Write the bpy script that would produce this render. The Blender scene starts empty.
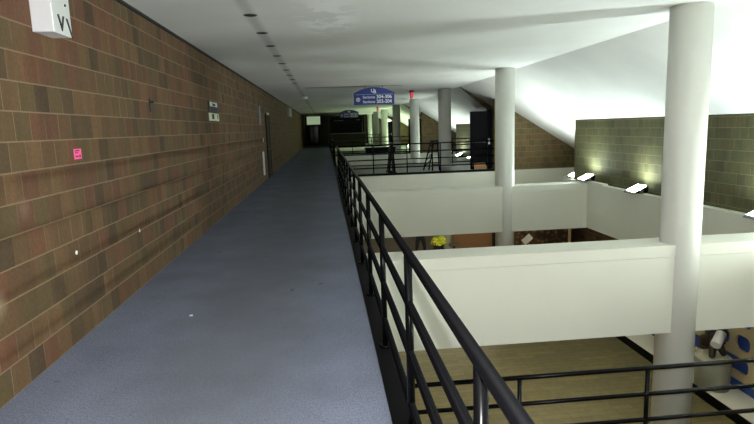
import bpy, bmesh, math, random
from mathutils import Vector, Matrix
random.seed(7)
S = bpy.context.scene
COL = S.collection
PI = math.pi

# ------------------------------------------------------------------ helpers
def lin(c):
    f = lambda v: v / 12.92 if v <= .04045 else ((v + .055) / 1.055) ** 2.4
    return tuple(f(v / 255.) for v in c) + (1.,)

def box(bm, x0, x1, y0, y1, z0, z1):
    v = [bm.verts.new((x, y, z)) for x in (x0, x1) for y in (y0, y1) for z in (z0, z1)]
    for f in ((0, 1, 3, 2), (4, 6, 7, 5), (0, 4, 5, 1), (2, 3, 7, 6), (0, 2, 6, 4), (1, 5, 7, 3)):
        bm.faces.new([v[i] for i in f])

def tube(bm, p, q, r, n=12, cap=True, r2=None):
    p, q = Vector(p), Vector(q)
    r2 = r if r2 is None else r2
    d = (q - p).normalized()
    a = d.orthogonal().normalized(); b = d.cross(a)
    A, B = [], []
    for i in range(n):
        t = 2 * PI * i / n
        o = a * math.cos(t) + b * math.sin(t)
        A.append(bm.verts.new(p + o * r)); B.append(bm.verts.new(q + o * r2))
    fs = []
    for i in range(n):
        j = (i + 1) % n
        f = bm.faces.new((A[i], A[j], B[j], B[i])); f.smooth = True
    if cap:
        bm.faces.new(A[::-1]); bm.faces.new(B)

def lathe(bm, c, prof, n=32, sx=1., sy=1.):
    """prof: list of (radius, z); surface of revolution about the vertical through c"""
    rings = []
    for r, z in prof:
        rings.append([bm.verts.new((c[0] + sx * r * math.cos(2 * PI * i / n), c[1] + sy * r * math.sin(2 * PI * i / n), c[2] + z)) for i in range(n)])
    for a, b in zip(rings, rings[1:]):
        for i in range(n):
            j = (i + 1) % n
            f = bm.faces.new((a[i], a[j], b[j], b[i])); f.smooth = True
    bm.faces.new(rings[0][::-1]); bm.faces.new(rings[-1])

def prism(bm, pts, axis, a, b):
    """extrude a polygon (list of 2d points) along axis from a to b"""
    def P(u, v, w):
        return {'x': (w, u, v), 'y': (u, w, v), 'z': (u, v, w)}[axis]
    A = [bm.verts.new(P(u, v, a)) for u, v in pts]
    B = [bm.verts.new(P(u, v, b)) for u, v in pts]
    n = len(pts)
    bm.faces.new(A[::-1]); bm.faces.new(B)
    for i in range(n):
        j = (i + 1) % n
        bm.faces.new((A[i], A[j], B[j], B[i]))

def mk(name, bm, mat, parent=None, origin=None, bevel=0):
    bmesh.ops.recalc_face_normals(bm, faces=bm.faces[:])
    if origin is not None:
        bmesh.ops.translate(bm, verts=bm.verts[:], vec=-Vector(origin))
    me = bpy.data.meshes.new(name); bm.to_mesh(me); bm.free()
    o = bpy.data.objects.new(name, me); COL.objects.link(o)
    if origin is not None: o.location = origin
    for m in (mat if isinstance(mat, (list, tuple)) else [mat]):
        me.materials.append(m)
    if parent is not None:
        o.parent = parent
        if origin is None:
            o.matrix_parent_inverse = Matrix.Translation(-Vector(parent.location))
        else:
            o.location = Vector(origin) - Vector(parent.location)
    if bevel:
        md = o.modifiers.new('bevel', 'BEVEL'); md.width = bevel; md.segments = 2; md.limit_method = 'ANGLE'
    return o

def bmb(*boxes):
    bm = bmesh.new()
    for b in boxes: box(bm, *b)
    return bm

def thing(name, label, cat, loc=(0, 0, 0), group=None):
    o = bpy.data.objects.new(name, None); COL.objects.link(o)
    o.empty_display_size = .1
    o.location = loc
    return tag(o, label, cat, group)

def tag(o, label, cat, group=None):
    o['label'] = label; o['category'] = cat
    if group: o['group'] = group
    return o

def struct(name, bm, mat, parent=None, **k):
    o = mk(name, bm, mat, parent, **k)
    if parent is None: o['kind'] = 'structure'
    return o

def dup(root, off, label=None):
    r = root.copy(); COL.objects.link(r); r.location = Vector(root.location) + Vector(off)
    if label: r['label'] = label
    for ch in list(root.children):
        c = ch.copy(); COL.objects.link(c); c.parent = r; c.matrix_parent_inverse = ch.matrix_parent_inverse.copy()
        for g in ch.children:
            d = g.copy(); COL.objects.link(d); d.parent = c; d.matrix_parent_inverse = g.matrix_parent_inverse.copy()
    return r

def text(name, s, size, mat, parent, M, align='CENTER', depth=.003, offset=0.):
    cu = bpy.data.curves.new(name, 'FONT'); cu.body = s; cu.size = size; cu.extrude = depth
    cu.align_x = align; cu.align_y = 'CENTER'; cu.offset = offset
    t = bpy.data.objects.new(name + '_curve', cu); COL.objects.link(t)
    bpy.context.view_layer.update()
    dg = bpy.context.evaluated_depsgraph_get()
    me = bpy.data.meshes.new_from_object(t.evaluated_get(dg))
    bpy.data.objects.remove(t)
    me.transform(M)
    o = bpy.data.objects.new(name, me); COL.objects.link(o)
    me.materials.clear(); me.materials.append(mat)
    if parent is not None:
        o.parent = parent; o.matrix_parent_inverse = Matrix.Translation(-Vector(parent.location))
    return o

# text facing -Y (towards the camera), at x,y,z
def face_ny(x, y, z): return Matrix.Translation((x, y, z)) @ Matrix.Rotation(PI / 2, 4, 'X')
# text on a wall facing +X (read from +X side, text runs along +Y)
def face_px(x, y, z): return Matrix.Translation((x, y, z)) @ Matrix.Rotation(PI / 2, 4, 'Z') @ Matrix.Rotation(PI / 2, 4, 'X')

# ------------------------------------------------------------------ materials
def new_mat(name):
    m = bpy.data.materials.new(name); m.use_nodes = True
    nt = m.node_tree; b = nt.nodes['Principled BSDF']
    return m, nt, b

def N(nt, t, **k):
    n = nt.nodes.new(t)
    for a, v in k.items(): setattr(n, a, v)
    return n

def math_n(nt, op, a, b=None):
    n = N(nt, 'ShaderNodeMath', operation=op)
    for i, v in enumerate((a, b)):
        if v is None: continue
        if isinstance(v, (int, float)): n.inputs[i].default_value = v
        else: nt.links.new(v, n.inputs[i])
    return n.outputs[0]

def mix_c(nt, fac, a, b, mode='MIX'):
    n = N(nt, 'ShaderNodeMix', data_type='RGBA', blend_type=mode)
    for i, v in ((0, fac), (6, a), (7, b)):
        if isinstance(v, (int, float, tuple)): n.inputs[i].default_value = v
        else: nt.links.new(v, n.inputs[i])
    return n.outputs[2]

def ramp(nt, fac, stops, interp='LINEAR'):
    n = N(nt, 'ShaderNodeValToRGB'); n.color_ramp.interpolation = interp
    e = n.color_ramp.elements
    while len(e) < len(stops): e.new(.5)
    for el, (p, c) in zip(e, stops): el.position = p; el.color = c
    nt.links.new(fac, n.inputs[0]); return n.outputs[0]

def coords(nt):
    t = N(nt, 'ShaderNodeTexCoord'); s = N(nt, 'ShaderNodeSeparateXYZ')
    nt.links.new(t.outputs['Object'], s.inputs[0])
    return t.outputs['Object'], s.outputs

def noise(nt, vec, scale, detail=3., rough=.5):
    n = N(nt, 'ShaderNodeTexNoise'); n.inputs['Scale'].default_value = scale
    n.inputs['Detail'].default_value = detail; n.inputs['Roughness'].default_value = rough
    nt.links.new(vec, n.inputs['Vector']); return n.outputs['Fac']

def plain(name, c, rough=.5, metal=0., var=.12, scale=6., bump=0., spec=.5):
    m, nt, b = new_mat(name)
    o, _ = coords(nt)
    f = noise(nt, o, scale)
    c = lin(c)
    d = tuple(v * (1 - var) for v in c[:3]) + (1,); u = tuple(min(1, v * (1 + var)) for v in c[:3]) + (1,)
    nt.links.new(mix_c(nt, f, d, u), b.inputs['Base Color'])
    b.inputs['Roughness'].default_value = rough; b.inputs['Metallic'].default_value = metal
    b.inputs['Specular IOR Level'].default_value = spec
    if bump:
        bp = N(nt, 'ShaderNodeBump'); bp.inputs['Strength'].default_value = bump
        nt.links.new(noise(nt, o, scale * 12), bp.inputs['Height']); nt.links.new(bp.outputs[0], b.inputs['Normal'])
    return m

def emit(name, c, s):
    m, nt, b = new_mat(name)
    b.inputs['Base Color'].default_value = c; b.inputs['Emission Color'].default_value = c
    b.inputs['Emission Strength'].default_value = s
    return m

def block_wall(name, ax, palette, stains=()):
    """ground-face masonry block: square faces laid in half bond, every block its own brown"""
    m, nt, b = new_mat(name)
    o, s = coords(nt)
    H = .203; W = .206
    u = s[ax]; z = s[2]
    zr = math_n(nt, 'DIVIDE', z, H); row = math_n(nt, 'FLOOR', zr); fz = math_n(nt, 'FRACT', zr)
    off = math_n(nt, 'MULTIPLY', math_n(nt, 'MODULO', row, 2.), .5)
    ur = math_n(nt, 'ADD', math_n(nt, 'DIVIDE', u, W), off)
    cell = math_n(nt, 'FLOOR', ur); fu = math_n(nt, 'FRACT', ur)
    cv = N(nt, 'ShaderNodeCombineXYZ'); nt.links.new(cell, cv.inputs[0]); nt.links.new(row, cv.inputs[1])
    wn = N(nt, 'ShaderNodeTexWhiteNoise', noise_dimensions='3D'); nt.links.new(cv.outputs[0], wn.inputs['Vector'])
    n = len(palette)
    colr = ramp(nt, wn.outputs['Value'], [(i / n, lin(c)) for i, c in enumerate(palette)], 'CONSTANT')
    # vertical flashing strips inside each block
    sv = N(nt, 'ShaderNodeCombineXYZ')
    nt.links.new(math_n(nt, 'MULTIPLY', u, 6.), sv.inputs[0]); nt.links.new(math_n(nt, 'MULTIPLY', row, 3.7), sv.inputs[1])
    nt.links.new(math_n(nt, 'MULTIPLY', z, .8), sv.inputs[2])
    strip = noise(nt, sv.outputs[0], 1., 2.)
    strip = ramp(nt, strip, [(.3, (.84, .83, .82, 1)), (.7, (1.14, 1.12, 1.08, 1))])
    colr = mix_c(nt, 1., colr, strip, 'MULTIPLY')
    grain = ramp(nt, noise(nt, o, 38., 4., .7), [(.3, (.8, .8, .8, 1)), (.75, (1.18, 1.18, 1.18, 1))])
    colr = mix_c(nt, 1., colr, grain, 'MULTIPLY')
    # mortar
    def edge(f, w):
        d = math_n(nt, 'MINIMUM', f, math_n(nt, 'SUBTRACT', 1., f))
        return math_n(nt, 'LESS_THAN', d, w)
    wear = noise(nt, o, 2.3, 2.)
    hz = edge(fz, .026); vt = edge(fu, .018)
    vt = math_n(nt, 'MULTIPLY', vt, ramp(nt, wear, [(.38, (0, 0, 0, 1)), (.6, (1, 1, 1, 1))]))
    mm = math_n(nt, 'MAXIMUM', math_n(nt, 'MULTIPLY', hz, .7), math_n(nt, 'MULTIPLY', vt, .75))
    colr = mix_c(nt, mm, colr, lin((136, 119, 95)))
    for (su, sz, r, amt, c) in stains:
        du = math_n(nt, 'SUBTRACT', u, su); dz = math_n(nt, 'SUBTRACT', z, sz)
        d = math_n(nt, 'SQRT', math_n(nt, 'ADD', math_n(nt, 'MULTIPLY', du, du), math_n(nt, 'MULTIPLY', dz, dz)))
        d = math_n(nt, 'SUBTRACT', 1., math_n(nt, 'DIVIDE', d, r))
        k = math_n(nt, 'MULTIPLY', math_n(nt, 'MAXIMUM', d, 0.), math_n(nt, 'MULTIPLY', noise(nt, o, 22., 4.), amt * 2))
        colr = mix_c(nt, math_n(nt, 'MINIMUM', k, 1.), colr, lin(c))
    nt.links.new(colr, b.inputs['Base Color'])
    b.inputs['Roughness'].default_value = .8; b.inputs['Specular IOR Level'].default_value = .25
    bp = N(nt, 'ShaderNodeBump'); bp.inputs['Strength'].default_value = .35; bp.inputs['Distance'].default_value = .01
    hgt = math_n(nt, 'SUBTRACT', math_n(nt, 'MULTIPLY', noise(nt, o, 60.), .3), math_n(nt, 'MAXIMUM', hz, vt))
    nt.links.new(hgt, bp.inputs['Height']); nt.links.new(bp.outputs[0], b.inputs['Normal'])
    return m

PAL = [(94, 73, 52), (98, 77, 54), (82, 67, 49), (102, 72, 53), (90, 76, 52), (76, 62, 46), (104, 81, 57), (93, 76, 52), (97, 69, 52)]
PALR = [(88, 89, 63), (92, 92, 64), (86, 85, 61), (93, 90, 63), (88, 91, 64)]
M_blockY = block_wall('brown_block_lengthwise', 1, PAL, stains=((3.45, .62, .13, .8, (150, 132, 108)), (3.9, 1.17, .1, .6, (130, 108, 92))))
M_blockX = block_wall('brown_block_crosswise', 0, [(92, 80, 54), (97, 84, 56), (86, 76, 52), (100, 82, 56)])
M_blockR = block_wall('olive_block_lengthwise', 1, PALR)

def carpet():
    m, nt, b = new_mat('grey_blue_carpet')
    o, s = coords(nt)
    fine = ramp(nt, noise(nt, o, 130., 3., .8), [(.35, lin((81, 86, 101))), (.72, lin((151, 158, 177)))])
    patch = ramp(nt, noise(nt, o, 1.3, 4., .6), [(.3, (.82, .82, .82, 1)), (.7, (1.1, 1.1, 1.12, 1))])
    c = mix_c(nt, 1., fine, patch, 'MULTIPLY')
    tuft = ramp(nt, noise(nt, o, 42., 3., .7), [(.3, (.86, .86, .86, 1)), (.7, (1.14, 1.14, 1.15, 1))])
    c = mix_c(nt, 1., c, tuft, 'MULTIPLY')
    # worn, greyer walking lane down the middle
    lane = math_n(nt, 'ABSOLUTE', math_n(nt, 'SUBTRACT', s[0], -.75))
    lane = ramp(nt, math_n(nt, 'ADD', lane, math_n(nt, 'MULTIPLY', noise(nt, o, 3.), .4)), [(.45, (1, 1, 1, 1)), (1.05, (0, 0, 0, 1))])
    c = mix_c(nt, math_n(nt, 'MULTIPLY', lane, .45), c, lin((92, 95, 97)))
    sp = noise(nt, o, 5.5, 2.)
    c = mix_c(nt, ramp(nt, sp, [(.72, (0, 0, 0, 1)), (.76, (.5, .5, .5, 1))]), c, lin((44, 44, 48)))
    nt.links.new(c, b.inputs['Base Color'])
    b.inputs['Roughness'].default_value = .95; b.inputs['Specular IOR Level'].default_value = .1
    bp = N(nt, 'ShaderNodeBump'); bp.inputs['Strength'].default_value = .3; bp.inputs['Distance'].default_value = .004
    nt.links.new(noise(nt, o, 260.), bp.inputs['Height']); nt.links.new(bp.outputs[0], b.inputs['Normal'])
    return m
M_carpet = carpet()

def plaster():
    m, nt, b = new_mat('off_white_plaster_ceiling')
    o, s = coords(nt)
    c = ramp(nt, noise(nt, o, .7, 4.), [(.3, lin((222, 223, 221))), (.7, lin((234, 235, 233)))])
    # repaired patch near the front and a darker line along the recessed lights
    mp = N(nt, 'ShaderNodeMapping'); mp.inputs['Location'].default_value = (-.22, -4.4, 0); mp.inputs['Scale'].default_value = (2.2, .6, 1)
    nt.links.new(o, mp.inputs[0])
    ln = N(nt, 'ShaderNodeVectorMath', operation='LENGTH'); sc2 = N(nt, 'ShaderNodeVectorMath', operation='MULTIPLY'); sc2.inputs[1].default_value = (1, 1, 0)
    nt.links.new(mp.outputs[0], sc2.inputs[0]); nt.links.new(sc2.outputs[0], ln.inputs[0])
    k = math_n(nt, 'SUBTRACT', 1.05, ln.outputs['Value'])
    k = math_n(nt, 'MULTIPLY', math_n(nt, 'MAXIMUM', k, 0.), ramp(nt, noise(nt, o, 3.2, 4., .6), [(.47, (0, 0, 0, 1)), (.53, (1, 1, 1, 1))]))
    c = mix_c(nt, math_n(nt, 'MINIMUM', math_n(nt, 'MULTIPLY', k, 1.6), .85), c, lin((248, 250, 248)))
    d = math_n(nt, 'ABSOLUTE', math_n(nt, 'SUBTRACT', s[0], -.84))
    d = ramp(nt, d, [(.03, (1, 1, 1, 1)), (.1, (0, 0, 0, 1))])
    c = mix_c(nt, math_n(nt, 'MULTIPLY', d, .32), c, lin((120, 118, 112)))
    nt.links.new(c, b.inputs['Base Color']); b.inputs['Roughness'].default_value = .85; b.inputs['Specular IOR Level'].default_value = .2
    return m
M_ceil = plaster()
M_white = plain('white_painted_concrete', (228, 229, 217), .6, var=.03, scale=1.5, spec=.3)
M_col = plain('white_painted_column', (214, 215, 208), .5, var=.02, scale=2., spec=.35)
M_black = plain('black_gloss_paint', (6, 6, 8), .24, var=.2, scale=20., spec=.1)
M_blacksoft = plain('black_satin_metal', (7, 7, 8), .5, var=.2, spec=.08)
M_darkgap = plain('dark_recess_paint', (24, 22, 20), .8)
M_door = plain('black_door_leaf', (16, 15, 18), .75, spec=.04)
M_chrome = plain('brushed_chrome', (190, 190, 190), .28, 1.)
M_tanbox = plain('tan_cardboard', (150, 112, 72), .8)
M_cab = plain('white_enamel', (236, 236, 240), .4, var=.02)
M_cabshade = plain('grey_white_panel', (205, 208, 206), .5, var=.02)
M_ink = plain('black_lettering', (28, 28, 36), .6)
M_pink = plain('pink_sticker_paper', (250, 96, 160), .7, var=.04)
M_pinkink = plain('dark_sticker_print', (120, 20, 62), .7)
M_paper = plain('white_paper', (236, 236, 232), .7, var=.03)
M_blue = plain('blue_sign_board', (36, 54, 128), .5, var=.05)
M_signwhite = plain('white_sign_lettering', (235, 238, 245), .5, var=.02)
M_exit = emit('red_lit_exit_lens', (1., .03, .06, 1), .55)
M_doorbrown = plain('dark_red_brown_door', (36, 24, 20), .6, spec=.1)
M_greenwhite = plain('pale_green_white_panel', (214, 226, 200), .6, var=.03)
M_glass_dark, _nt, _b = new_mat('dark_door_glass')
_b.inputs['Base Color'].default_value = (.02, .02, .03, 1); _b.inputs['Roughness'].default_value = .08
_o, _s = coords(_nt); _bp = N(_nt, 'ShaderNodeBump'); _bp.inputs['Strength'].default_value = .3
_nt.links.new(noise(_nt, _o, 3.), _bp.inputs['Height']); _nt.links.new(_bp.outputs[0], _b.inputs['Normal'])
M_shutter = plain('black_roller_shutter', (9, 9, 12), .7, spec=.08)
M_counter = plain('dark_brown_counter', (34, 30, 25), .7, spec=.1)
M_steel = plain('worn_steel_edge', (120, 118, 112), .35, .8)
M_brownwall = plain('dark_brown_end_wall', (66, 56, 44), .8)

def tile_floor():
    m, nt, b = new_mat('brown_plank_tile')
    o, s = coords(nt)
    br = N(nt, 'ShaderNodeTexBrick'); br.offset = .4
    br.inputs['Scale'].default_value = 1.; br.inputs['Brick Width'].default_value = .9; br.inputs['Row Height'].default_value = .15
    br.inputs['Mortar Size'].default_value = .006
    br.inputs['Color1'].default_value = lin((122, 110, 70)); br.inputs['Color2'].default_value = lin((104, 94, 60)); br.inputs['Mortar'].default_value = lin((88, 76, 54))
    nt.links.new(o, br.inputs['Vector'])
    g = ramp(nt, noise(nt, o, 9., 4.), [(.3, (.82, .82, .8, 1)), (.7, (1.12, 1.1, 1.08, 1))])
    nt.links.new(mix_c(nt, 1., br.outputs['Color'], g, 'MULTIPLY'), b.inputs['Base Color'])
    b.inputs['Roughness'].default_value = .45
    return m
M_tile = tile_floor()
M_bridge = plain('grey_bridge_floor', (80, 80, 78), .34, var=.15, scale=3.)
M_lowdark = plain('dark_lower_wall', (40, 32, 28), .8)
M_lowtan = plain('tan_lower_wall', (240, 206, 146), .8)
M_lowbrown = plain('brown_lower_wall', (124, 96, 66), .7)
M_lowgrey = plain('grey_lower_wall', (112, 104, 94), .8)

# ------------------------------------------------------------------ camera
W = ((0.9946, -0.0473, 0.0920), (-0.0940, -0.1486, 0.9844), (-0.0329, -0.9878, -0.1522))
def cam_setup():
    f = 545.
    fw = Vector((-52., -83., f)).normalized()
    dn = Vector((118., (f * f - 52 * 118) / 83., f)).normalized()
    rt = dn.cross(fw).normalized()
    rows = (rt, fw, -dn)                      # world axes written in camera axes (right, down, forward)
    cd = bpy.data.cameras.new('camera'); cam = bpy.data.objects.new('camera', cd); COL.objects.link(cam)
    m = Matrix.Identity(4)
    for i in range(3):
        m[i][0] = rows[i][0]; m[i][1] = -rows[i][1]; m[i][2] = -rows[i][2]
    m[2][3] = 1.64
    cam.matrix_world = m
    cd.sensor_width = 36.; cd.lens = f / 754 * 36.; cd.clip_start = .02; cd.clip_end = 200
    S.camera = cam
    return m
CM = cam_setup()

# ------------------------------------------------------------------ setting
XL, XC, XR = -2.073, .297, 7.27
HC = 3.04
XF = 5.08                                      # fold between flat ceiling and sloping soffit
SL = .628
soff = lambda x: HC - SL * (x - XF)
PER = 14.7                                     # two column bays
END = 58.6
LOW = -3.6

struct('wall_left', bmb((XL - .2, XL, -3, END, LOW, HC)), M_blockY)
struct('floor', bmb((XL, XC, -3, END, -.3, 0)), M_carpet)
struct('trim_1', bmb((XC, .45, -3, END, -.34, .012)), M_blacksoft)
struct('trim_2', bmb((XC - .01, .44, -3, END, -1.24, -.34)), M_white)
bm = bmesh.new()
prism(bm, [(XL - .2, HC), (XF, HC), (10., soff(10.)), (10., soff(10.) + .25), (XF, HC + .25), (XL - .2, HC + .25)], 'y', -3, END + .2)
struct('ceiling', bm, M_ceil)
struct('trim_3', bmb((XL, XL + .03, -3, END, HC - .03, HC)), M_darkgap)      # dark shadow gap bead at the wall head
struct('trim_4', bmb((-.6, 2.7, 19.03, 19.05, HC - .008, HC)), M_darkgap)     # movement joint across the ceiling
struct('wall_far', bmb((XL, 10, END, END + .2, LOW, HC)), M_brownwall)
struct('wall_outer', bmb((10., 10.2, -3, END, LOW, 1.)), M_blockY)
struct('wall_rear', bmb((XL, 10, -3.2, -3, LOW, HC)), M_blockX)

# bays on the right: parapet, ledge, block wall, bridge, cross wall
def bay(k, y0, y1):
    """void bay k from y0 to the bridge front y1"""
    struct('wall_parapet', bmb((6.95, 7.1, y0, y1 - 4.5, -1.24, -.03)), M_white)
    struct('floor_ledge', bmb((7.1, 10., y0, y1 - 3.5, -.3, -.06)), M_white)
    struct('trim_corbel', bmb((XR, XR + .7, y1 - 3.5, y1 - 2.7, -.25, -.05)), M_white)
    struct('wall_right', bmb((XR, XR + .3, y0, y1 - 3.5, -.06, soff(XR) + .02)), M_blockR)
    bm = bmesh.new()
    prism(bm, [(5.95, .0), (9.98, .0), (9.98, soff(9.98) + .02), (5.95, soff(5.95) + .02)], 'y', y1, y1 + .2)
    struct('wall_cross', bm, M_blockX)
    struct('wall_face', bmb((.45, 10., y1 - .005, y1 + .15, -1.24, -.03)), M_white)
    struct('floor_bridge', bmb((XC, 10., y1, y1 + 4.8, -.3, -.004)), M_bridge)
    struct('trim_5', bmb((.45, 5.95, y1 - .03, y1 + .09, -.045, .03)), M_blacksoft)
    struct('trim_6', bmb((.45, 6.9, y1 + 4.7, y1 + 4.82, -.045, .03)), M_blacksoft)
    # the deeper soffit over the seat entrance, seen as a thin wedge of wall
    bm = bmesh.new()
    prism(bm, [(XF, HC), (9.6, soff(9.6)), (8.4, .38), (6.2, 2.13)], 'y', y1 + 1.4, y1 + 1.55)
    struct('wall_header', bm, M_blockX)
    struct('wall_entrance_fill', bmb((6.2, 6.35, y1 + .2, y1 + 4., 0, 2.1)), M_darkgap)  # added dark wall closing the passage so light does not pass through
for k, (a, b) in enumerate(((-3, 19.), (23.8, 33.7), (38.5, 48.4), (53.2, 58.5))):
    bay(k, a, b)

# deep beams crossing the voids, each with a slightly projecting cap
def beam(y0, x1, z=-.02):
    bm = bmb((.45, x1, y0, y0 + .5, z - .155, z), (.45, x1, y0 + .006, y0 + .5, z - 1.22, z - .16))
    return struct('trim_beam', bm, M_white)
beam(6.69, 6.95, -.042)
beam(14.0, 6.95, -.03)
beam(28.75, 6.95, -.03)
beam(43.45, 6.95, -.03)
struct('trim_block', bmb((6.95, 7.1, 13.2, 14.5, -.03, .02)), M_white)

# lower storey
struct('floor_lower', bmb((XL, 10., -3, END, LOW - .2, LOW)), M_tile)
struct('floor_landing', bmb((.45, 5.6, 1.2, 4.68, -1.9, -1.715)), M_tile)
struct('wall_landing', bmb((.45, 5.6, 4.5, 4.68, LOW, -1.9)), M_lowdark)
struct('wall_back', bmb((XL, 4.6, 22., 22.2, LOW, -1.24)), M_lowgrey)
struct('wall_back', bmb((4.6, 5.0, 21.9, 22.2, LOW, -1.24)), M_lowtan)
struct('wall_back', bmb((5.0, 6.8, 22., 22.2, LOW, -1.24)), M_lowbrown)
struct('wall_back', bmb((6.8, 7.0, 21.8, 22.2, LOW, -1.24)), M_lowdark)
struct('wall_back', bmb((7.0, 10., 22., 22.2, LOW, -1.24)), M_lowdark)

# ------------------------------------------------------------------ columns
places = ['nearest the camera, standing through the front white beam', 'second from the camera, standing through the second white beam',
          'third from the camera, on the first bridge behind its railing', 'fourth from the camera, just left of the third column',
          'fifth from the camera, seen beside the blue hanging sign', 'sixth from the camera, narrow and greenish',
          'seventh from the camera, narrow and greenish', 'eighth from the camera, in the far gallery', 'farthest of the row, next to the dark counter']
for i in range(8):
    y = 6.87 + i * 7.35
    bm = bmesh.new(); lathe(bm, (4.74, y, LOW), [(.25, 0), (.25, HC - LOW)], 48)
    o = mk('column', bm, M_col, origin=(4.74, y, LOW))
    tag(o, 'round white column ' + places[i], 'column', 'row of round white columns')

# ------------------------------------------------------------------ railings
ZR = (1.026, .765, .505, .225)
def railing(label, p, q, posts, zb=0., r=.021, pr=.0205, ends=True, base=True):
    p, q = Vector(p), Vector(q); d = (q - p).normalized(); L = (q - p).length
    t = thing('railing', label, 'railing', (p.x, p.y, zb))
    for i, z in enumerate(ZR):
        bm = bmesh.new(); rr = r if i else r * 1.05
        tube(bm, (p.x, p.y, zb + z), (q.x, q.y, zb + z), rr, 14)
        mk('top_rail' if i == 0 else 'rail', bm, M_black, t)
    s = posts[0]
    while s <= L + .01:
        c = p + d * s
        bm = bmesh.new(); tube(bm, (c.x, c.y, zb + .012), (c.x, c.y, zb + ZR[0]), pr, 14)
        if base: lathe(bm, (c.x, c.y, zb + .012), [(.045, 0), (.045, .012), (.024, .016)], 16)
        mk('post', bm, M_black, t)
        s += posts[1]
    return t
railing('long black pipe railing along the edge of the grey carpet, nearest the camera', (.376, -.6, 0), (.376, 19.02, 0), (.636, 1.28))
railing('black pipe railing along the corridor between the first and second bridges', (.382, 23.85, 0), (.382, 33.7, 0), (0., 1.3))
railing('black pipe railing along the corridor before the dark counter', (.382, 38.5, 0), (.382, 48.4, 0), (0., 1.3))
railing('black pipe railing on the front edge of the first bridge, before the black door', (.42, 19.04, 0), (5.95, 19.04, 0), (.02, 1.19))
railing('short black railing on the back edge of the first bridge, left of the black door', (5.5, 23.75, 0), (6.85, 23.75, 0), (.05, 1.2))
railing('black railing on the front edge of the second bridge', (.42, 33.74, 0), (5.95, 33.74, 0), (.02, 1.19))
railing('black railing on the front edge of the farthest bridge beyond the columns', (3.7, 48.44, 0), (5.95, 48.44, 0), (.02, 1.0))
railing('black three-bar railing at the stair landing below, crossing the nearest column', (.435, 4.6, 0), (5.6, 4.6, 0), (0., 1.245), zb=-1.715)

# ------------------------------------------------------------------ flood lights on the parapet
M_lens = emit('lit_flood_lens', (.86, 1., .97, 1), 165.)
M_lens_strong = emit('strongly_lit_flood_lens', (.9, 1., .95, 1), 560.)
M_lens_mid = emit('lit_flood_lens_farther', (.87, 1., .9, 1), 170.)
M_lens_end = emit('lit_flood_lens_at_end', (.76, 1., .62, 1), 700.)
M_lens_far = emit('lit_flood_lens_greenish', (.76, 1., .6, 1), 300.)
def flood(name_label, x, y, lens, z=.0, driver=False):
    t = thing('flood_light', name_label, 'lamp', (x, y, z), 'flood lights on the parapet')
    # housing: tilted wedge, low edge to the corridor, high edge to the wall
    bm = bmesh.new(); prism(bm, [(x - .15, z + .01), (x + .16, z + .01), (x + .18, z + .13), (x + .15, z + .165), (x - .15, z + .02)], 'y', y - .21, y + .21)
    mk('housing', bm, M_blacksoft, t)
    bm = bmesh.new()
    a = Vector((x - .14, 0, z + .034)); b = Vector((x + .145, 0, z + .17))
    vs = [bm.verts.new(v) for v in ((a.x, y - .17, a.z), (b.x, y - .17, b.z), (b.x, y + .17, b.z), (a.x, y + .17, a.z))]
    vb = [bm.verts.new(v.co - Vector((-.006, 0, .008))) for v in vs]
    bm.faces.new(vs); bm.faces.new(vb[::-1])
    for i in range(4): bm.faces.new((vs[i], vs[(i + 1) % 4], vb[(i + 1) % 4], vb[i]))
    mk('lens', bm, lens, t)
    mk('bracket', bmb((x - .03, x + .05, y - .235, y - .212, z, z + .09), (x - .03, x + .05, y + .212, y + .235, z, z + .09), (x - .03, x + .05, y - .212, y + .212, z, z + .008)), M_steel, t)
    bm = bmesh.new()
    prism(bm, [(x - .2, z + .002), (x - .155, z + .002), (x - .155, z + .05)], 'y', y - .17, y + .17)
    mk('visor', bm, M_steel, t)
    if driver: mk('driver_box', bmb((x + .2, x + .46, y - .2, y + .2, z, z + .15)), M_blacksoft, t, bevel=.01)
    return t
flood('lit flood light at the far corner of the parapet, right of the second column', 6.98, 14.2, M_lens, .02)
flood('lit flood light midway along the right parapet, left of the nearest column', 6.98, 11.75, M_lens, -.03)
flood('flood light at the right edge of the photo behind the nearest column', 6.98, 8.1, M_lens, -.03)
flood('flood light nearest the camera on the right parapet, outside the right edge', 7.03, 5.8, M_lens_strong, -.03)
flood('added flood light on the right parapet beside the camera, outside the picture', 7.03, 2.4, M_lens_strong, -.03)  # unseen lamp added to brighten the beams and ceiling
flood('added flood light on the right parapet behind the camera', 7.03, -.4, M_lens_strong, -.03)  # also added out of view, fill for the faces towards the camera
flood('flood light in the deep recess behind the end of the brown wall', 7.44, 15.8, M_lens_strong, -.05, True)
for i, y in enumerate((26.3, 28.6, 31.1)):
    flood(['rightmost', 'middle', 'leftmost'][i] + ' of three lit flood lights seen left of the black door', 7.03, y, M_lens_mid, -.03)
for i, y in enumerate((40.8, 43.3, 45.8)):
    flood(['nearest', 'middle', 'farthest'][i] + ' of the lit flood lights in the far bay, seen between columns', 7.03, y, M_lens_far, -.03)
for i, y in enumerate((50.2, 55.)):
    flood(['nearer', 'farther'][i] + ' flood light by the far end wall behind the row of columns', 7.03, y, M_lens_end, -.03)

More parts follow.
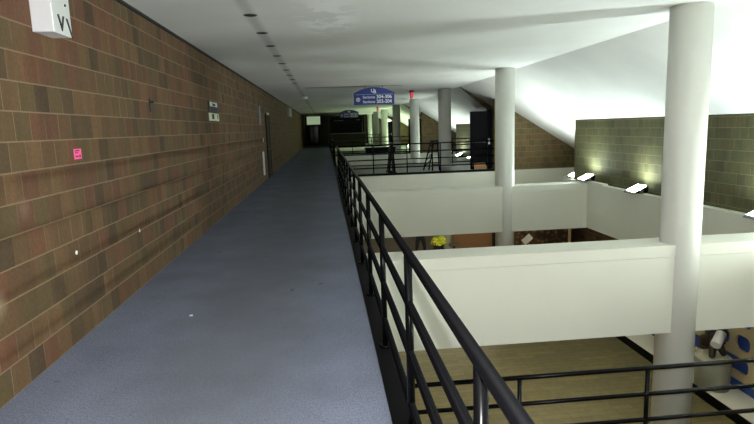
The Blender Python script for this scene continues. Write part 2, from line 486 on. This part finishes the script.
# ------------------------------------------------------------------ doors by the bridges
def bridge_door(y, label):
    t = thing('door', label, 'door', (5.95, y, 0))
    mk('leaf', bmb((5.18, 5.80, y, y + .05, .02, 2.08)), M_door, t, bevel=.004)
    mk('frame', bmb((5.81, 5.95, y - .02, y + .14, 0, 2.14)), M_blacksoft, t)
    bm = bmesh.new(); tube(bm, (5.26, y - .06, 1.0), (5.70, y - .06, 1.0), .018, 10)
    box(bm, 5.24, 5.28, y - .07, y, .97, 1.03); box(bm, 5.68, 5.72, y - .07, y, .97, 1.03)
    pb = mk('panic_bar', bm, M_steel, t)
    mk('latch_plate', bmb((5.83, 5.89, y - .045, y - .02, .9, 1.12)), M_chrome, t, bevel=.008)
    bm = bmesh.new(); tube(bm, (5.86, y - .1, 1.03), (5.86, y - .045, 1.03), .016, 10); tube(bm, (5.86, y - .1, 1.03), (5.78, y - .1, 1.03), .012, 10)
    mk('handle', bm, M_chrome, t)
    return t
d1 = bridge_door(19.35, 'open black double door leaf with panic bar at the first bridge')
dup(d1, (0, PER, 0), 'black door at the second bridge, seen left of the third column')
dup(d1, (0, 2 * PER, 0), 'black door at the farthest bridge, seen between distant columns')

b1 = mk('cardboard_box', bmb((5.26, 5.72, 19.14, 19.33, .0, .135)), M_tanbox, bevel=.006)
tag(b1, 'flat tan box at the foot of the black door, lower of two', 'box')
b2 = mk('cardboard_box', bmb((5.24, 5.70, 19.18, 19.345, .15, .265)), plain('tan_cardboard_pale', (174, 134, 90), .8), bevel=.012)
b2.location.z = -.014
tag(b2, 'flat tan box at the foot of the black door, upper of two', 'box')

# black step ladder on the bridge
t = thing('step_ladder', 'black folding step ladder standing on the first bridge left of the third column', 'ladder', (3.95, 19.75, 0))
for s in (-1, 1):
    bm = bmesh.new(); tube(bm, (3.98 + .13 * s, 19.7, .0), (3.98 + .1 * s, 19.85, 1.09), .026, 8); mk('front_leg', bm, M_blacksoft, t)
    bm = bmesh.new(); tube(bm, (3.68 + .1 * s, 20.05, .0), (3.9 + .06 * s, 19.9, 1.05), .024, 8); mk('rear_leg', bm, M_blacksoft, t)
for k in range(4):
    z = .2 + .25 * k
    mk('step', bmb((3.86, 4.1, 19.68 + .14 * z, 19.78 + .14 * z, z, z + .03)), M_blacksoft, t)
mk('top_cap', bmb((3.82, 4.1, 19.8, 19.93, 1.05, 1.1)), M_blacksoft, t, bevel=.01)
bm = bmesh.new()
for k in range(4):
    z0 = .15 + .22 * k; x0 = 3.68 + .2 * z0; x1 = 3.68 + .2 * (z0 + .22)
    tube(bm, (x0 - .1 + .02, 20.02 - .1 * z0, z0), (x1 + .08, 20.0 - .1 * z0, z0 + .22), .016, 6)
mk('brace', bm, M_blacksoft, t)

# folded A-frame stand
t = thing('folded_stand', 'black folded A-frame stand behind the first bridge railing', 'stand', (2.32, 19.55, 0))
bm = bmesh.new(); prism(bm, [(2.18, .03), (2.24, .03), (2.35, 1.05), (2.3, 1.05)], 'y', 19.3, 19.85); mk('front_panel', bm, M_blacksoft, t)
bm = bmesh.new(); prism(bm, [(2.38, .03), (2.44, .03), (2.37, 1.05), (2.32, 1.05)], 'y', 19.3, 19.85); mk('back_panel', bm, M_blacksoft, t)
for yb in (19.25, 19.83): mk('base_bar', bmb((2.15, 2.47, yb, yb + .07, 0, .05)), M_blacksoft, t)
bm = bmesh.new(); tube(bm, (2.335, 19.28, 1.06), (2.335, 19.87, 1.06), .025, 10); mk('hinge', bm, M_steel, t)

# long black bench on the second bridge
t = thing('bench', 'long low black bench on the second bridge', 'bench', (3.5, 35.4, 0))
mk('seat', bmb((2.5, 4.5, 35.1, 35.7, .26, .36)), M_blacksoft, t, bevel=.015)
for x in (2.55, 3.45, 4.35): mk('leg', bmb((x, x + .1, 35.15, 35.65, 0, .26)), M_blacksoft, t)
mk('skirt', bmb((2.55, 4.45, 35.18, 35.22, .03, .26)), M_blacksoft, t)

# ------------------------------------------------------------------ hanging signs
def blue_sign(y, label, dim=False):
    x0, x1, zb, zs, zt = 1.02, 2.40, 2.405, 2.80, 2.985
    cx = (x0 + x1) / 2
    t = thing('hanging_sign', label, 'sign', (cx, y, zb))
    pts = [(x0, zb), (x1, zb), (x1, zs)]
    n = 16
    for i in range(1, n):
        u = 1 - 2 * i / n
        pts.append((cx + u * (x1 - x0) / 2, zs + (zt - zs) * (1 - u * u)))
    pts.append((x0, zs))
    bm = bmesh.new(); prism(bm, pts, 'y', y, y + .06); mk('board', bm, M_blue, t)
    yf = y - .004
    text('lettering', 'Sections', .125, M_signwhite, t, face_ny(1.53, yf, 2.655), offset=.001)
    text('lettering', '304-306', .158, M_signwhite, t, face_ny(2.05, yf, 2.66), offset=.003)
    text('lettering', 'Sections', .125, M_signwhite, t, face_ny(1.53, yf, 2.5), offset=.001)
    text('lettering', '202-204', .158, M_signwhite, t, face_ny(2.05, yf, 2.505), offset=.003)
    text('logo', 'U', .17, M_signwhite, t, face_ny(1.665, yf, 2.865), offset=.004)
    text('logo', 'B', .17, M_signwhite, t, face_ny(1.735, yf, 2.835), offset=.004)
    bm = bmesh.new()
    n = 28; R, r = .068, .046; c = Vector((1.165, yf, 2.578))
    o1 = [bm.verts.new(c + Vector((R * math.cos(2 * PI * i / n), 0, R * math.sin(2 * PI * i / n)))) for i in range(n)]
    o2 = [bm.verts.new(c + Vector((r * math.cos(2 * PI * i / n), 0, r * math.sin(2 * PI * i / n)))) for i in range(n)]
    for i in range(n):
        j = (i + 1) % n; bm.faces.new((o1[i], o1[j], o2[j], o2[i]))
    box(bm, c.x - .012, c.x + .012, yf - .001, yf + .001, c.z - .035, c.z + .02)
    box(bm, c.x - .03, c.x + .03, yf - .001, yf + .001, c.z - .005, c.z + .013)
    mk('emblem', bm, M_signwhite, t)
    mk('divider', bmb((x0 + .06, x1 - .04, yf - .001, yf + .002, 2.745, 2.75)), M_signwhite, t)
    for x in (cx - .3, cx + .3):
        bm = bmesh.new(); tube(bm, (x, y + .03, 2.9), (x, y + .03, HC + .01), .008, 8); mk('hanger', bm, M_steel, t)
    return t
s1 = blue_sign(18.8, 'blue arched overhead sign reading Sections 304-306 and 202-204')
dup(s1, (.13, 22.2, 0), 'smaller darker blue arched sign farther down the corridor')

def exit_sign(x, y, label):
    t = thing('exit_sign', label, 'sign', (x, y, 2.72))
    mk('canopy', bmb((x - .075, x + .075, y - .16, y + .16, HC - .055, HC)), M_blacksoft, t)
    mk('housing', bmb((x - .035, x + .035, y - .15, y + .15, 2.74, HC - .055)), M_blacksoft, t)
    mk('lens', bmb((x - .04, x + .04, y - .165, y - .15, 2.75, HC - .06)), M_exit, t, bevel=.004)
    return t
exit_sign(3.5, 22., 'small red lit sign on the ceiling above the fourth column')
exit_sign(3.72, 38.6, 'tiny red lit sign on the ceiling below the blue overhead sign')

# ------------------------------------------------------------------ ceiling fittings
ys = [7.04 + 1.25 * i for i in range(9)]
NTH = ('nearest', 'second', 'third', 'fourth', 'fifth', 'sixth', 'seventh', 'eighth', 'farthest')
for i, y in enumerate(ys):
    t = thing('recessed_light', 'unlit dark round ceiling light above the carpet, ' + NTH[i] + (' of' if i in (0, 8) else ' from the camera in') + ' its row', 'ceiling light', (-.84, y, HC), 'row of unlit recessed ceiling lights')
    bm = bmesh.new(); lathe(bm, (-.84, y, HC), [(.082, -.004), (.086, 0)], 24); mk('trim_ring', bm, M_steel, t)
    bm = bmesh.new(); lathe(bm, (-.84, y, HC), [(.066, -.007), (.07, -.0045)], 24); mk('lens', bm, M_darkgap, t)
y = 24.2
t = thing('smoke_detector', 'white dome detector on the ceiling near the end of the row of lights', 'detector', (-.8, y, HC))
bm = bmesh.new(); lathe(bm, (-.8, y, HC), [(.05, -.11), (.1, -.085), (.12, -.04)], 24); mk('dome', bm, M_cab, t)
bm = bmesh.new(); lathe(bm, (-.8, y, HC), [(.125, -.04), (.13, 0)], 24); mk('base', bm, M_cab, t)

# ------------------------------------------------------------------ things on the left wall
t = thing('wall_box', 'white box-shaped fitting with black letters high on the brown wall', 'box', (XL, 4.44, 2.4))
mk('body', bmb((XL, -1.925, 4.31, 4.60, 2.405, 2.80)), M_cab, t, bevel=.004)
mk('face_panel', bmb((-1.926, -1.921, 4.325, 4.597, 2.412, 2.79)), M_cabshade, t)
text('lettering', 'V', .16, M_ink, t, face_px(-1.919, 4.435, 2.478), offset=.002)
bm = bmesh.new(); prism(bm, [(4.515, 2.535), (4.54, 2.535), (4.592, 2.43), (4.592, 2.395)], 'x', -1.921, -1.917); mk('lettering', bm, M_ink, t)
bm = bmesh.new(); tube(bm, (-1.922, 4.525, 2.63), (-1.914, 4.525, 2.63), .009, 12); mk('screw', bm, M_ink, t)

t = thing('pink_sticker', 'bright pink sticker with dark print on the brown block wall', 'sticker', (XL, 4.8, 1.5))
mk('paper', bmb((XL, XL + .003, 4.735, 4.87, 1.46, 1.545)), M_pink, t)
mk('print', bmb((XL + .003, XL + .004, 4.755, 4.765, 1.51, 1.535), (XL + .003, XL + .004, 4.77, 4.835, 1.525, 1.535), (XL + .003, XL + .004, 4.77, 4.81, 1.51, 1.517),
                (XL + .003, XL + .004, 4.755, 4.81, 1.478, 1.488), (XL + .003, XL + .004, 4.825, 4.85, 1.472, 1.496)), M_pinkink, t)

t = thing('wall_bracket', 'small black upright bracket on the brown wall above the pink sticker', 'bracket', (XL, 6.87, 1.9))
mk('plate', bmb((XL, XL + .012, 6.84, 6.90, 1.91, 2.07)), M_ink, t)
bm = bmesh.new(); tube(bm, (XL, 6.87, 2.03), (XL + .05, 6.87, 2.03), .012, 10); mk('peg', bm, M_ink, t)

t = thing('section_board', 'black and white notice board reading Section 108 on the brown wall', 'sign', (XL, 10.6, 1.87))
mk('board', bmb((XL, XL + .02, 10.22, 11.08, 2.0, 2.22)), M_ink, t)
mk('top_strip', bmb((XL + .02, XL + .024, 10.28, 10.95, 2.12, 2.2)), M_cabshade, t)
text('lettering', 'Section', .085, M_ink, t, face_px(XL + .025, 10.61, 2.16))
mk('lower_panel', bmb((XL, XL + .018, 10.22, 10.74, 1.86, 2.0), (XL, XL + .018, 10.8, 11.08, 1.86, 2.0)), M_greenwhite, t)
text('lettering', '108', .14, M_ink, t, face_px(XL + .02, 10.48, 1.93))
text('lettering', 'U', .13, M_ink, t, face_px(XL + .02, 10.94, 1.935))

o = mk('wall_plaque', bmb((XL, XL + .05, 17.65, 17.95, 1.84, 2.42)), plain('grey_blue_plaque', (110, 112, 122), .5), bevel=.01)
tag(o, 'grey projecting plaque on the brown wall left of the dark door', 'plaque')
o = mk('wall_strip', bmb((XL, XL + .03, 18.15, 18.45, .2, .97)), M_cabshade, bevel=.01)
tag(o, 'white upright strip low on the brown wall beside the dark door', 'strip')
o = mk('wall_plaque', bmb((XL, XL + .14, 31.4, 33.4, 2.42, 2.9)), plain('pale_grey_plaque', (150, 150, 146), .5), bevel=.02)
tag(o, 'pale box plaque high on the wall far down the corridor', 'plaque')
o = mk('switch_plate', bmb((XL, XL + .01, 18.6, 18.72, 1.28, 1.4)), M_cabshade, bevel=.003)
tag(o, 'small white switch plate on the wall above the white strip', 'switch')

d = struct('door_1', bmb((XL - .0, XL + .03, 19.75, 20.65, 0, 2.16)), M_doorbrown)
mk('frame', bmb((XL, XL + .04, 19.6, 19.75, 0, 2.24), (XL, XL + .04, 20.65, 20.8, 0, 2.24), (XL, XL + .04, 19.75, 20.65, 2.16, 2.24)), M_doorbrown, d)
bm = bmesh.new(); tube(bm, (XL + .03, 19.85, 1.0), (XL + .09, 19.85, 1.0), .012, 8); tube(bm, (XL + .09, 19.85, 1.0), (XL + .09, 19.97, 1.0), .012, 8); mk('door_handle', bm, M_steel, d)
mk('door_closer', bmb((XL + .06, XL + .11, 19.7, 20.0, 2.2, 2.27)), M_cabshade, d)

def scrap(name, label, cat, loc, r, axis):
    bm = bmesh.new()
    bmesh.ops.create_icosphere(bm, subdivisions=2, radius=r)
    for v in bm.verts: v.co *= .75 + .5 * random.random(); v.co[axis] *= .3
    for v in bm.verts: v.co += Vector(loc)
    return tag(mk(name, bm, M_paper, origin=loc), label, cat)
scrap('paper_scrap', 'tiny white scrap stuck to the brown wall below the pink sticker', 'scrap', (XL + .003, 4.57, .71), .018, 0)
scrap('paper_scrap', 'tiny white scrap stuck low on the brown wall farther along', 'scrap', (XL + .003, 6.08, .61), .018, 0)
scrap('paper_scrap', 'tiny white scrap lying on the grey carpet', 'scrap', (-1.29, 4.9, .005), .017, 2)

# ------------------------------------------------------------------ far end of the corridor
d = struct('door_2', bmb((-1.8, -.62, END - .05, END, 0, 2.12)), M_doorbrown)
mk('pane', bmb((-1.62, -1.22, END - .06, END - .048, .25, 1.95), (-1.14, -.74, END - .06, END - .048, .25, 1.95)), M_glass_dark, d)
bm = bmesh.new(); tube(bm, (-1.19, END - .12, .9), (-1.19, END - .12, 1.3), .015, 8); mk('door_handle', bm, M_chrome, d)
t = thing('end_panel', 'blank pale panel over the door at the far end of the corridor', 'sign', (-1.15, END, 2.14))
mk('panel', bmb((-1.86, -.47, END - .12, END - .02, 2.14, 2.97)), emit('emissive_pale_green_panel', (.62, .78, .5, 1), .38), t, bevel=.01)  # weak emission keeps the panel brighter than the wall around it
mk('frame', bmb((-1.9, -1.86, END - .14, END, 2.1, 3.0), (-.47, -.43, END - .14, END, 2.1, 3.0), (-1.86, -.47, END - .14, END, 2.1, 2.14)), M_steel, t)

t = thing('service_counter', 'dark closed service counter with black shutters at the far end', 'counter', (1.9, 49, 0))
mk('counter_front', bmb((.46, 3.55, 49., 49.3, .0, 1.16)), M_counter, t)
mk('counter_top', bmb((.44, 3.6, 48.9, 49.7, 1.16, 1.21)), M_steel, t, bevel=.01)
mk('shutter', bmb((.5, 3.3, 49.9, 50., 1.21, 2.1)), M_shutter, t)
f = mk('fascia', bmb((.46, 3.35, 49.6, 50.1, 2.1, 2.72)), M_shutter, t)
bm = bmesh.new()
for k in range(7): box(bm, .85 + k * .12, .94 + k * .12, 49.592, 49.6, 2.3, 2.35)
for k in range(3): box(bm, 2.85 + k * .12, 2.94 + k * .12, 49.592, 49.6, 2.33, 2.38)
mk('panel_marks', bm, plain('grey_fascia_marks', (84, 84, 92), .6), f)
mk('side_wall', bmb((.46, .56, 49.3, 57, 0, 2.72), (3.25, 3.35, 50.1, 57, 0, 2.72)), M_shutter, t)
mk('post', bmb((3.36, 3.5, 49.3, 49.5, 1.21, 2.72)), M_shutter, t)

# ------------------------------------------------------------------ lower storey: display plinth, pedestal, sculpture, lattice wall
t = thing('display_plinth', 'long low white-topped display plinth with black front beside the blue wall', 'plinth', (7.1, 6, LOW))
mk('front', bmb((6.80, 6.84, 1, 13., LOW, -3.40)), M_blacksoft, t)
mk('top', bmb((6.79, 7.4, 1, 9.2, -3.40, -3.38), (6.79, 7.4, 9.206, 13., -3.40, -3.38)), plain('white_plinth_top', (232, 226, 208), .5, var=.03), t)
mk('core', bmb((6.86, 7.4, 1, 13., LOW, -3.41)), M_darkgap, t)
struct('wall_display', bmb((7.42, 7.55, 1, 13., LOW, -1.24)), plain('blue_display_wall', (44, 74, 150), .6))

def rounded(x0, x1, y0, y1, r, n=6):
    pts = []
    for cx, cy, a in ((x1 - r, y0 + r, -90), (x1 - r, y1 - r, 0), (x0 + r, y1 - r, 90), (x0 + r, y0 + r, 180)):
        for i in range(n + 1):
            t = math.radians(a + 90 * i / n); pts.append((cx + r * math.cos(t), cy + r * math.sin(t)))
    return pts
def lattice(y0, y1, z0, z1, holes, x, th):
    cu = bpy.data.curves.new('lattice_curve', 'CURVE'); cu.dimensions = '2D'; cu.fill_mode = 'BOTH'; cu.extrude = th / 2
    for pts in [[(y0, z0), (y1, z0), (y1, z1), (y0, z1)]] + holes:
        sp = cu.splines.new('POLY'); sp.points.add(len(pts) - 1); sp.use_cyclic_u = True
        for p, q in zip(sp.points, pts): p.co = (q[0], q[1], 0, 1)
    o = bpy.data.objects.new('lattice_curve', cu); COL.objects.link(o)
    bpy.context.view_layer.update()
    me = bpy.data.meshes.new_from_object(o.evaluated_get(bpy.context.evaluated_depsgraph_get()))
    bpy.data.objects.remove(o)
    me.transform(Matrix.Translation((x, 0, 0)) @ Matrix(((0, 0, 1, 0), (1, 0, 0, 0), (0, 1, 0, 0), (0, 0, 0, 1))))
    return me
holes = []
for r_ in range(3):
    for c_ in range(8):
        wd, pt = (.36, .5) if r_ == 1 else (.74, .9)
        yy = 8.55 + (c_ - 3) * pt; zz = -3.02 + r_ * .43
        if yy > 5.1 and yy + wd < 12.1: holes.append(rounded(yy, yy + wd, zz, zz + .28, .12))
me = lattice(5.0, 12.2, -3.17, -1.5, holes, 7.36, .05)
o = bpy.data.objects.new('lattice_panel', me); COL.objects.link(o); me.materials.clear()
me.materials.append(plain('speckled_tan_board', (176, 160, 122), .7, var=.25, scale=30.))
tag(o, 'tan cut-out lattice panel with rounded openings on the blue wall', 'wall panel')

PX, PY = 7.03, 9.05
t = thing('pedestal', 'grey oval drum pedestal standing on the white plinth', 'pedestal', (PX, PY, -3.38))
bm = bmesh.new(); lathe(bm, (PX, PY, -3.38), [(.32, 0), (.33, .52), (.33, .54)], 40, .85, 1.); mk('drum', bm, plain('grey_green_drum', (152, 154, 138), .5, var=.05), t)
bm = bmesh.new(); lathe(bm, (PX, PY, -2.84), [(.34, 0), (.345, .03), (.34, .04)], 40, .85, 1.); mk('rim', bm, plain('cream_rim', (206, 200, 172), .5), t)

def skin(name, verts, edges, radii, mat, parent=None, sub=2, root=0):
    me = bpy.data.meshes.new(name); me.from_pydata([Vector(v) for v in verts], edges, [])
    o = bpy.data.objects.new(name, me); COL.objects.link(o)
    md = o.modifiers.new('skin', 'SKIN'); md.use_smooth_shade = True
    for i, r in enumerate(radii):
        sv = me.skin_vertices[0].data[i]; sv.radius = (r, r) if not isinstance(r, tuple) else r
        sv.use_root = (i == root)
    ss = o.modifiers.new('sub', 'SUBSURF'); ss.levels = sub; ss.render_levels = sub
    bpy.context.view_layer.update()
    m2 = bpy.data.meshes.new_from_object(o.evaluated_get(bpy.context.evaluated_depsgraph_get()))
    bpy.data.objects.remove(o)
    o = bpy.data.objects.new(name, m2); COL.objects.link(o); m2.materials.clear()
    for m in (mat if isinstance(mat, (list, tuple)) else [mat]): m2.materials.append(m)
    for p in m2.polygons: p.use_smooth = True
    if parent is not None:
        o.parent = parent; o.matrix_parent_inverse = Matrix.Translation(-Vector(parent.location))
    return o
M_bronze = plain('dark_brown_bronze', (50, 40, 32), .45, .3, var=.5, scale=14., bump=.6)
# gnarled dark sculpture: a leaning mass on spread limbs
t = thing('sculpture', 'dark brown gnarled sculpture on the grey drum pedestal', 'sculpture', (PX, PY, -2.8))
V = [(0, .12, .28), (0, .0, .36), (.0, -.14, .42), (.02, -.2, .52), (.0, .26, .22), (.02, .3, .05), (-.12, .2, .08), (.1, -.05, .18), (.14, -.12, .03), (-.1, -.1, .2), (-.16, -.18, .03), (.06, -.28, .56), (-.05, .1, .48), (-.08, .2, .56)]
E_ = [(0, 1), (1, 2), (2, 3), (0, 4), (4, 5), (0, 6), (1, 7), (7, 8), (2, 9), (9, 10), (3, 11), (1, 12), (12, 13)]
R_ = [.14, .14, .12, .09, .11, .07, .06, .07, .05, .07, .05, .055, .09, .05]
skin('figure', [(PX + x, PY + y, -2.8 + z) for x, y, z in V], E_, R_, M_bronze, t)
bm = bmesh.new(); tube(bm, (PX + .02, PY + .02, -2.3), (PX - .02, PY + .14, -2.12), .03, 10, r2=.02); tube(bm, (PX + .05, PY + .1, -2.32), (PX + .05, PY + .18, -2.2), .035, 10, r2=.03)
mk('coloured_tips', bm, plain('orange_red_fabric', (176, 84, 44), .7, var=.4, scale=20.), t)
bm = bmesh.new(); tube(bm, (0, -.15, 0), (0, .15, 0), .085, 20)
o = mk('paper_roll', bm, M_paper); o.location = (PX - .26, PY - .44, -2.28); o.rotation_euler = (math.radians(28), 0, math.radians(-55))
tag(o, 'white paper roll propped on the dark sculpture', 'paper')

# ------------------------------------------------------------------ lower storey beyond the second beam
def mural_mat():
    m, nt, b = new_mat('brown_mottled_print')
    o, s = coords(nt)
    v = N(nt, 'ShaderNodeTexVoronoi'); v.inputs['Scale'].default_value = 7.; nt.links.new(o, v.inputs['Vector'])
    c = ramp(nt, v.outputs['Distance'], [(.1, lin((156, 118, 70))), (.35, lin((104, 74, 46))), (.7, lin((50, 38, 28)))])
    g = ramp(nt, noise(nt, o, 1.6, 3.), [(.35, (.35, .35, .35, 1)), (.6, (1.2, 1.15, 1.1, 1))])
    nt.links.new(mix_c(nt, 1., c, g, 'MULTIPLY'), b.inputs['Base Color']); b.inputs['Roughness'].default_value = .6
    return m
t = thing('display_board', 'large brown mottled picture board with cream edge on the lower level', 'display board', (8.1, 20, LOW))
mk('picture', bmb((6.9, 9.20, 20., 20.06, LOW, -1.3)), mural_mat(), t)
mk('edge_strip', bmb((9.2, 9.30, 19.97, 20.08, LOW, -1.28)), plain('cream_edge_strip', (214, 184, 132), .6), t)
o = mk('paper_sheet', bmb((-.2, .2, -.004, .004, -.13, .13)), M_paper); o.location = (7.56, 19.985, -2.82); o.rotation_euler = (0, math.radians(-40), 0)
tag(o, 'white sheet pinned at a slant on the brown picture board', 'paper')

# flower arrangement on a tall dark stand
fx, fy, fz = 4.1, 20., -2.98
t = thing('flower_arrangement', 'round yellow-green flower arrangement in a dark pot on the lower level', 'flowers', (fx, fy, fz))
bm = bmesh.new(); lathe(bm, (fx, fy, fz), [(.16, 0), (.2, .06), (.2, .11), (.17, .12)], 24); mk('pot', bm, M_darkgap, t)
bm = bmesh.new()
for i in range(340):
    a = random.random() * 2 * PI; u = random.random() * 1.15 - .15
    d_ = Vector((math.cos(a) * math.sqrt(max(0, 1 - u * u)), math.sin(a) * math.sqrt(max(0, 1 - u * u)), u))
    p = Vector((fx, fy, fz + .2)) + Vector((d_.x * .27, d_.y * .27, d_.z * .27)) * (.8 + .25 * random.random())
    bmesh.ops.create_icosphere(bm, subdivisions=1, radius=.028 + .02 * random.random(), matrix=Matrix.Translation(p))
mf, nt, b = new_mat('yellow_green_petals'); o_, s_ = coords(nt)
nt.links.new(ramp(nt, noise(nt, o_, 7., 2.), [(.35, lin((84, 112, 22))), (.5, lin((150, 158, 36))), (.65, lin((190, 180, 50)))]), b.inputs['Base Color'])
mk('blooms', bm, mf, t)
t = thing('plant_stand', 'tall dark plant stand under the flower arrangement', 'stand', (fx, fy, LOW))
bm = bmesh.new(); lathe(bm, (fx, fy, LOW), [(.2, 0), (.2, .03), (.05, .05), (.05, .57), (.22, .59), (.22, .62)], 24); mk('pillar', bm, M_blacksoft, t)
bm = bmesh.new(); lathe(bm, (fx, fy, LOW), [(.27, 0), (.27, .02)], 24); mk('foot', bm, M_blacksoft, t)
tx, ty = 4.72, 20.1
t = thing('round_table', 'small grey round table right of the flower arrangement', 'table', (tx, ty, LOW))
bm = bmesh.new(); lathe(bm, (tx, ty, LOW), [(.2, .68), (.22, .7), (.22, .725)], 32); mk('table_top', bm, plain('grey_table_top', (86, 80, 84), .4), t)
bm = bmesh.new(); tube(bm, (tx, ty, LOW + .03), (tx, ty, LOW + .69), .03, 12); mk('stem', bm, M_blacksoft, t)
bm = bmesh.new(); lathe(bm, (tx, ty, LOW), [(.2, 0), (.2, .02), (.05, .04)], 24); mk('foot', bm, M_blacksoft, t)

# person, seen only from hip to shin between the beams
def person(px, py):
    g = LOW
    t = thing('person', 'person in black trousers standing on the lower level left of the flowers', 'person', (px, py, g))
    P = {}
    names, verts, rad, edges = [], [], [], []
    def v(n, co, r, to=None):
        names.append(n); verts.append((px + co[0], py + co[1], g + co[2])); rad.append(r)
        if to: edges.append((names.index(to), len(names) - 1))
    v('pelvis', (0, 0, .95), (.15, .11)); v('waist', (0, 0, 1.1), (.135, .1), 'pelvis'); v('chest', (0, 0, 1.3), (.165, .115), 'waist'); v('shoulder', (0, 0, 1.42), (.12, .09), 'chest')
    v('neck', (0, -.01, 1.52), .052, 'shoulder'); v('jaw', (0, -.03, 1.59), .07, 'neck'); v('head', (0, -.02, 1.68), .09, 'jaw'); v('crown', (0, -.01, 1.75), .07, 'head')
    for s, k in ((-1, 'l'), (1, 'r')):
        v('hip' + k, (.1 * s, 0, .87), .095, 'pelvis'); v('thigh' + k, (.13 * s, 0, .68), .085, 'hip' + k); v('knee' + k, (.155 * s, -.01, .49), .062, 'thigh' + k)
        v('calf' + k, (.165 * s, .015, .34), .058, 'knee' + k); v('ankle' + k, (.175 * s, .01, .09), .042, 'calf' + k); v('toe' + k, (.19 * s, -.15, .045), .04, 'ankle' + k)
        v('sh' + k, (.18 * s, 0, 1.4), .06, 'shoulder'); v('elbow' + k, (.25 * s, .03, 1.16), .045, 'sh' + k); v('wrist' + k, (.12 * s, -.17, 1.08), .03, 'elbow' + k)
        v('palm' + k, (.075 * s, -.2, 1.06), .03, 'wrist' + k)
        for i in range(4):
            fxo = (-.03 + .02 * i)
            v('fa%d%s' % (i, k), (.045 * s, -.215 - .01 * i, 1.085 - .022 * i), .009, 'palm' + k)
            v('fb%d%s' % (i, k), (.012 * s, -.225 - .012 * i, 1.075 - .022 * i), .008, 'fa%d%s' % (i, k))
        v('tha' + k, (.06 * s, -.2, 1.1), .01, 'palm' + k); v('thb' + k, (.03 * s, -.215, 1.115), .009, 'tha' + k)
    mats = [plain('black_trousers', (20, 20, 24), .85), plain('dark_jacket', (30, 30, 34), .85), plain('skin', (190, 140, 112), .6), M_blacksoft]
    o = skin('body', verts, edges, rad, mats, t, 1)
    for p in o.data.polygons:
        z = p.center.z - g; x = abs(p.center.x - px)
        p.material_index = 3 if z < .09 else 2 if (z > 1.5 or (1.03 < z < 1.13 and p.center.y - py < -.185)) else 1 if z > .97 else 0
    bm = bmesh.new(); bmesh.ops.create_uvsphere(bm, u_segments=20, v_segments=12, radius=.1, matrix=Matrix.Translation((px, py + .005, g + 1.7)) @ Matrix.Diagonal((.95, 1.08, 1.02, 1)))
    bmesh.ops.delete(bm, geom=[v_ for v_ in bm.verts if v_.co.z < g + 1.66 and v_.co.y < py - .02], context='VERTS')
    mk('hair', bm, plain('dark_brown_hair', (40, 28, 20), .7), t)
person(3.52, 20.7)

# ------------------------------------------------------------------ light
w = bpy.data.worlds.new('world'); S.world = w; w.use_nodes = True
w.node_tree.nodes['Background'].inputs[0].default_value = (.9, 1., .85, 1); w.node_tree.nodes['Background'].inputs[1].default_value = .02

def area(name, loc, rot, sx, sy, p, c):
    l = bpy.data.lights.new(name, 'AREA'); l.shape = 'RECTANGLE'; l.size = sx; l.size_y = sy; l.energy = p; l.color = c
    o = bpy.data.objects.new(name, l); COL.objects.link(o); o.location = loc; o.rotation_euler = rot
    return o
def point(name, loc, p, c, r=.03):
    l = bpy.data.lights.new(name, 'POINT'); l.energy = p; l.color = c; l.shadow_soft_size = r
    o = bpy.data.objects.new(name, l); COL.objects.link(o); o.location = loc
    return o
# the photographer's flash, just right of and above the lens
point('camera_flash', CM @ Vector((.06, .05, -.02)), 530, (1., 1., .98), .012)
# lower-storey lamps under the slabs
WARM = (1., .93, .62)
area('lower_lamp', (-.8, 9., -1.35), (0, 0, 0), 1.5, 8, 95, WARM)
area('lower_lamp', (3.6, 9.5, -1.32), (0, 0, 0), .4, .2, 20, WARM)
area('lower_lamp', (3.8, 18., -1.35), (0, 0, 0), 4., .6, 110, WARM)
l = bpy.data.lights.new('warm_spot', 'SPOT'); l.energy = 60; l.color = (1., .7, .42); l.spot_size = 1.0; l.spot_blend = .6; l.shadow_soft_size = .05
o = bpy.data.objects.new('warm_spot', l); COL.objects.link(o); o.location = (6.3, 20.6, -1.5); o.rotation_euler = (Vector((5.9, 22., -2.9)) - o.location).to_track_quat('-Z', 'Y').to_euler()

S.view_settings.view_transform = 'Standard'; S.view_settings.look = 'None'
S.view_settings.gamma = 1.; S.view_settings.use_curve_mapping = False
S.view_settings.exposure = 0.
S.cycles.max_bounces = 14; S.cycles.diffuse_bounces = 12
S.cycles.use_denoising = True
S.cycles.sample_clamp_indirect = 12.
